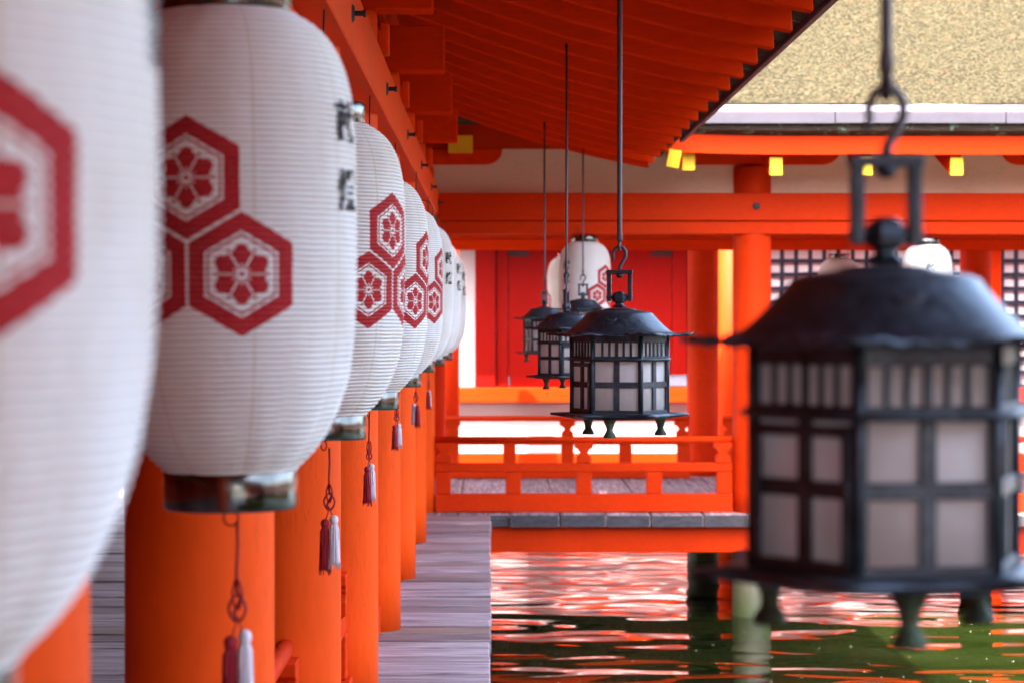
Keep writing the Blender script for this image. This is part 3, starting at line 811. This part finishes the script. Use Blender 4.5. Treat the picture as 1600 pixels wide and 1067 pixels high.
# ------------------------------------------------------------------ bronze hanging lanterns
def hexc(th): return (1+math.cos(6*th))/2
def make_bronze(rod_len, rod_r):
    root = empty('hanging_lantern', (0, 0, 0), 'tmp', 'hanging lantern', 'bronze lanterns hanging over the water')
    # z = 0 at the brim. roof with pointed corners at 0, 60, 120 ... degrees
    prof = [(.0, .079), (.026, .079), (.047, .0765), (.0495, .0755), (.0515, .0735), (.088, .0685), (.100, .0640), (.1035, .0615), (.106, .057), (.124, .0380), (.142, .0205), (.156, .0090), (.168, .0035)]
    rings = [(r, z, 0.0) for r, z in prof[1:]]
    g = MB()
    pr = [(r, z) for r, z, h in rings]+[(1, 0), (2, 0), (3, 0), (4, 0), (5, 0)]
    nr = len(rings)
    def rf(k, th, r, z):
        c = hexc(th)
        if k < nr:
            t = k/(nr-1); hx = 1-.055*t*(1-c)
            return r*hx, z
        e = k-nr; spike = c**2.0; sc = .0026*math.cos(36*th)
        R1 = .176+.050*spike
        if e == 0: return .172+.040*spike, .001
        if e == 1: return R1, .001+sc+.003*spike
        if e == 2: return R1, -.0075+sc+.0065*spike
        if e == 3: return .160+.04*spike, -.006
        return .120, -.004
    g.lathe(pr, 144, rf=rf); g.build('roof', M['bronze'], root)
    # crescent vents
    for a in (-99, 21, 141):
        g = MB(); th = R(a); q = []
        for k in range(9):
            s = (k/8-.5)*2; da = s*.15; rr = .117; zz = .044-.006*(1-s*s)+.003*s*s
            q.append((rr*math.cos(th+da), rr*math.sin(th+da), zz))
        g.tube(q, [.0015, .004, .0055, .0062, .0065, .0062, .0055, .004, .0015], 8); g.build('vent', M['iron'], root)
    # body frame, six flat lattice faces
    RB = .149; ap = RB*math.cos(PI/6); hw = RB/2
    fr = MB(); 
    def face_box(k, u0, u1, z0, z1, d0, d1, mb):
        g = bmesh.new(); vs = [g.verts.new((d, u, z)) for d in (d0, d1) for u in (u0, u1) for z in (z0, z1)]
        for f in ((0,1,3,2), (4,6,7,5), (0,4,5,1), (2,3,7,6), (0,2,6,4), (1,5,7,3)): g.faces.new([vs[i] for i in f])
        bmesh.ops.recalc_face_normals(g, faces=g.faces)
        bmesh.ops.bevel(g, geom=list(g.edges), offset=.0012, segments=1, affect='EDGES')
        mb.join(g, Matrix.Rotation(R(30+60*k), 4, 'Z'))
    for k in range(6):
        for z0, z1, e in ((-.0255, -.004, .0), (-.082, -.066, .003), (-.161, -.1435, .001), (-.242, -.229, .002)):
            face_box(k, -hw, hw, z0, z1, ap-.006, ap+e, fr)
        for s in (-1, 1): face_box(k, s*hw-.010 if s > 0 else -hw, s*hw if s > 0 else -hw+.010, -.230, -.0255, ap-.0055, ap+.0012, fr)
        face_box(k, -.009, .009, -.230, -.082, ap-.0058, ap+.0003, fr)
        if k == 0: pass
        for i in range(1, 6):
            u = -hw+.010+(2*hw-.020)*i/6; wv = .0035 if i != 3 else .005
            face_box(k, u-wv, u+wv, -.067, -.025, ap-.0052, ap-.0004, fr)
    for k in range(6):
        th = R(60*k); x, y = RB*math.cos(th), RB*math.sin(th)
        fr.lathe([(.0065, -.2425), (.0065, -.004)], 10, (x*.985, y*.985, 0))
    fr.lathe([(.139, -.0725), (.1575, -.0725), (.1585, -.0755), (.1575, -.079), (.139, -.079)], 144, cap=False,
             rf=lambda k, th, r, z: (r*math.cos(PI/6)/math.cos(((th+PI/6) % (PI/3))-PI/6+0.0) if False else r*(.93+.07*hexc(th)), z))
    fr.build('lattice_body', M['bronze'], root)
    g = MB(); g.lathe([(RB-.0085, -.238), (RB-.0085, -.006)], 6); g.build('paper_panes', M['washi'], root)
    # framed door with latch on the face to the viewer's left
    g = MB(); k = 3
    for (u0, u1, z0, z1) in ((-hw+.008, -hw+.018, -.236, -.086), (hw-.018, hw-.008, -.236, -.086), (-hw+.008, hw-.008, -.098, -.086), (-hw+.008, hw-.008, -.236, -.225)):
        face_box(k, u0, u1, z0, z1, ap+.001, ap+.0075, g)
    d = g.build('door_frame', M['bronze'], root)
    g = MB(); face_box(k, hw-.020, hw-.004, -.160, -.143, ap+.006, ap+.013, g); g.build('latch', M['iron'], d)
    # base plate with pointed corners
    g = MB()
    def rb(k, th, r, z):
        s = hexc(th)**2.6
        if k == 0: return .10, -.240
        if k == 1: return .150*(.94+.06*hexc(th)), -.238
        if k == 2: return .168+.045*s, -.243+.003*s
        if k == 3: return .168+.046*s, -.249+.003*s
        if k == 4: return .150, -.2565
        return .10, -.258
    g.lathe([(1, 0)]*6, 144, rf=rb); g.build('base_plate', M['bronze'], root)
    for a in (-99, 21, 141):
        g = MB(); prof2 = [(.020, -.255), (.018, -.262), (.013, -.272), (.010, -.284), (.011, -.292), (.016, -.299), (.019, -.306), (.0185, -.311)]
        g.lathe(prof2, 20, (.132*math.cos(R(a)), .132*math.sin(R(a)), 0)); g.build('foot', M['patina'], root)
    # knob, square yoke, hook, rod
    g = MB(); g.lathe([(.018, .080), (.022, .084), (.013, .090), (.012, .094), (.022, .100), (.0245, .110), (.021, .122), (.012, .128), (.005, .130)], 6)
    for f in g.b.faces: f.smooth = False
    g.build('knob', M['bronze'], root)
    g = MB(); w_, z0, z1, t_ = .0385, .100, .184, .011
    g.box(-w_, -w_+t_*1.2, -.008, .008, z0, z1, .0015); g.box(w_-t_*1.2, w_, -.008, .008, z0, z1, .0015)
    g.box(-w_-.002, w_+.002, -.0095, .0095, z1-.001, z1+t_, .0015); g.tube([(-w_-.002, 0, z0+.012), (w_+.002, 0, z0+.012)], .0055, 10)
    g.lathe([(.004, z1-.013), (.010, z1-.009), (.012, z1-.001)], 12); y_ = g.build('yoke', M['bronze'], root)
    y_.rotation_euler = (0, 0, R(0))
    g = MB(); hp = [(0, 0, .190), (.001, 0, .205), (.010, 0, .220), (.019, 0, .236), (.019, 0, .252), (.011, 0, .264), (0, 0, .268), (-.012, 0, .262), (-.020, 0, .246), (-.018, 0, .232), (-.024, 0, .222)]
    g.tube(hp, [.0075, .006, .0055, .0055, .0055, .0055, .0055, .0055, .005, .0045, .0035], 10); g.build('hook', M['rod'], root)
    g = MB(); rr = rod_r
    lp = [(0, .012*math.cos(a), .270+.012*math.sin(a)) for a in [R(90-360*k/12) for k in range(13)]]
    g.tube([(0, y, z-.002) for _, y, z in lp], .0042, 8)
    g.tube([(0, 0, .278), (0, 0, .292), (0, 0, .31), (0, 0, rod_len)], [.006, rr*1.35, rr, rr], 12); g.build('rod', M['rod'], root)
    return root
def roofz(x):
    for (a, za), (b, zb) in zip(RP, RP[1:]):
        if a <= x <= b: return b0+za+(zb-za)*(x-a)/(b-a)
BR = [(.4205, 2.50, 1.578, 10, .0065, 'huge blurred bronze lantern with paper panes filling the right side of the picture'),
      (.394, 7.20, 1.553, -7, .0078, 'sharp bronze lantern with pointed brim and white panes hanging at the centre of the picture'),
      (.386, 12.0, 1.553, 76, .0060, 'bronze lantern seen edge on, directly left of the sharp central one'),
      (.383, 16.8, 1.604, -68, .0068, 'small bronze lantern hanging furthest to the left before the red doors'),
      (.717, 18.3, 1.675, 12, .0065, 'bronze lantern whose domed top alone shows between two nearer lanterns')]
for x, y, z, a, rr, lab in BR:
    top_z = (roofz(x) if y < 19 else 3.35)
    o = make_bronze(top_z-z, rr); o.location = (x, y, z); o.rotation_euler = (0, 0, R(a)); o['label'] = lab
    if y > 19: o['group'] = 'bronze lanterns hanging over the water'

# ------------------------------------------------------------------ light, sky, camera
world = bpy.data.worlds.new('World'); scene.world = world; world.use_nodes = True
nt = world.node_tree; bg = nt.nodes['Background']
sky = nt.nodes.new('ShaderNodeTexSky'); sky.sky_type = 'NISHITA'; sky.sun_disc = False
sky.sun_elevation = R(60); sky.sun_rotation = R(225); sky.air_density = 1.0; sky.dust_density = 6.0; sky.ozone_density = .3
nt.links.new(sky.outputs[0], bg.inputs[0]); bg.inputs[1].default_value = .15
sl = bpy.data.lights.new('sun', 'SUN'); sl.energy = 2.0; sl.angle = R(.5); sl.color = (1.0, .95, .87)
so = bpy.data.objects.new('sun', sl); COL.objects.link(so)
so.rotation_euler = Vector((.408, .408, -1.0)).to_track_quat('-Z', 'Y').to_euler()
cam = bpy.data.cameras.new('camera'); co = bpy.data.objects.new('camera', cam); COL.objects.link(co)
cam.sensor_width = 36; cam.lens = F/1600*36; cam.clip_end = 1000; cam.clip_start = .05
co.location = (0, 0, EYE)
yaw = math.atan((800-VX)/F); pit = math.atan((533.5-VY)/F)
co.rotation_euler = (PI/2-pit, 0, -yaw)
cam.dof.use_dof = True; cam.dof.focus_distance = 8.3; cam.dof.aperture_fstop = 5.4
scene.camera = co
scene.view_settings.view_transform = 'Standard'; scene.view_settings.look = 'None'
scene.view_settings.exposure = 4.05; scene.view_settings.gamma = 1
scene.cycles.max_bounces = 10; scene.cycles.diffuse_bounces = 6
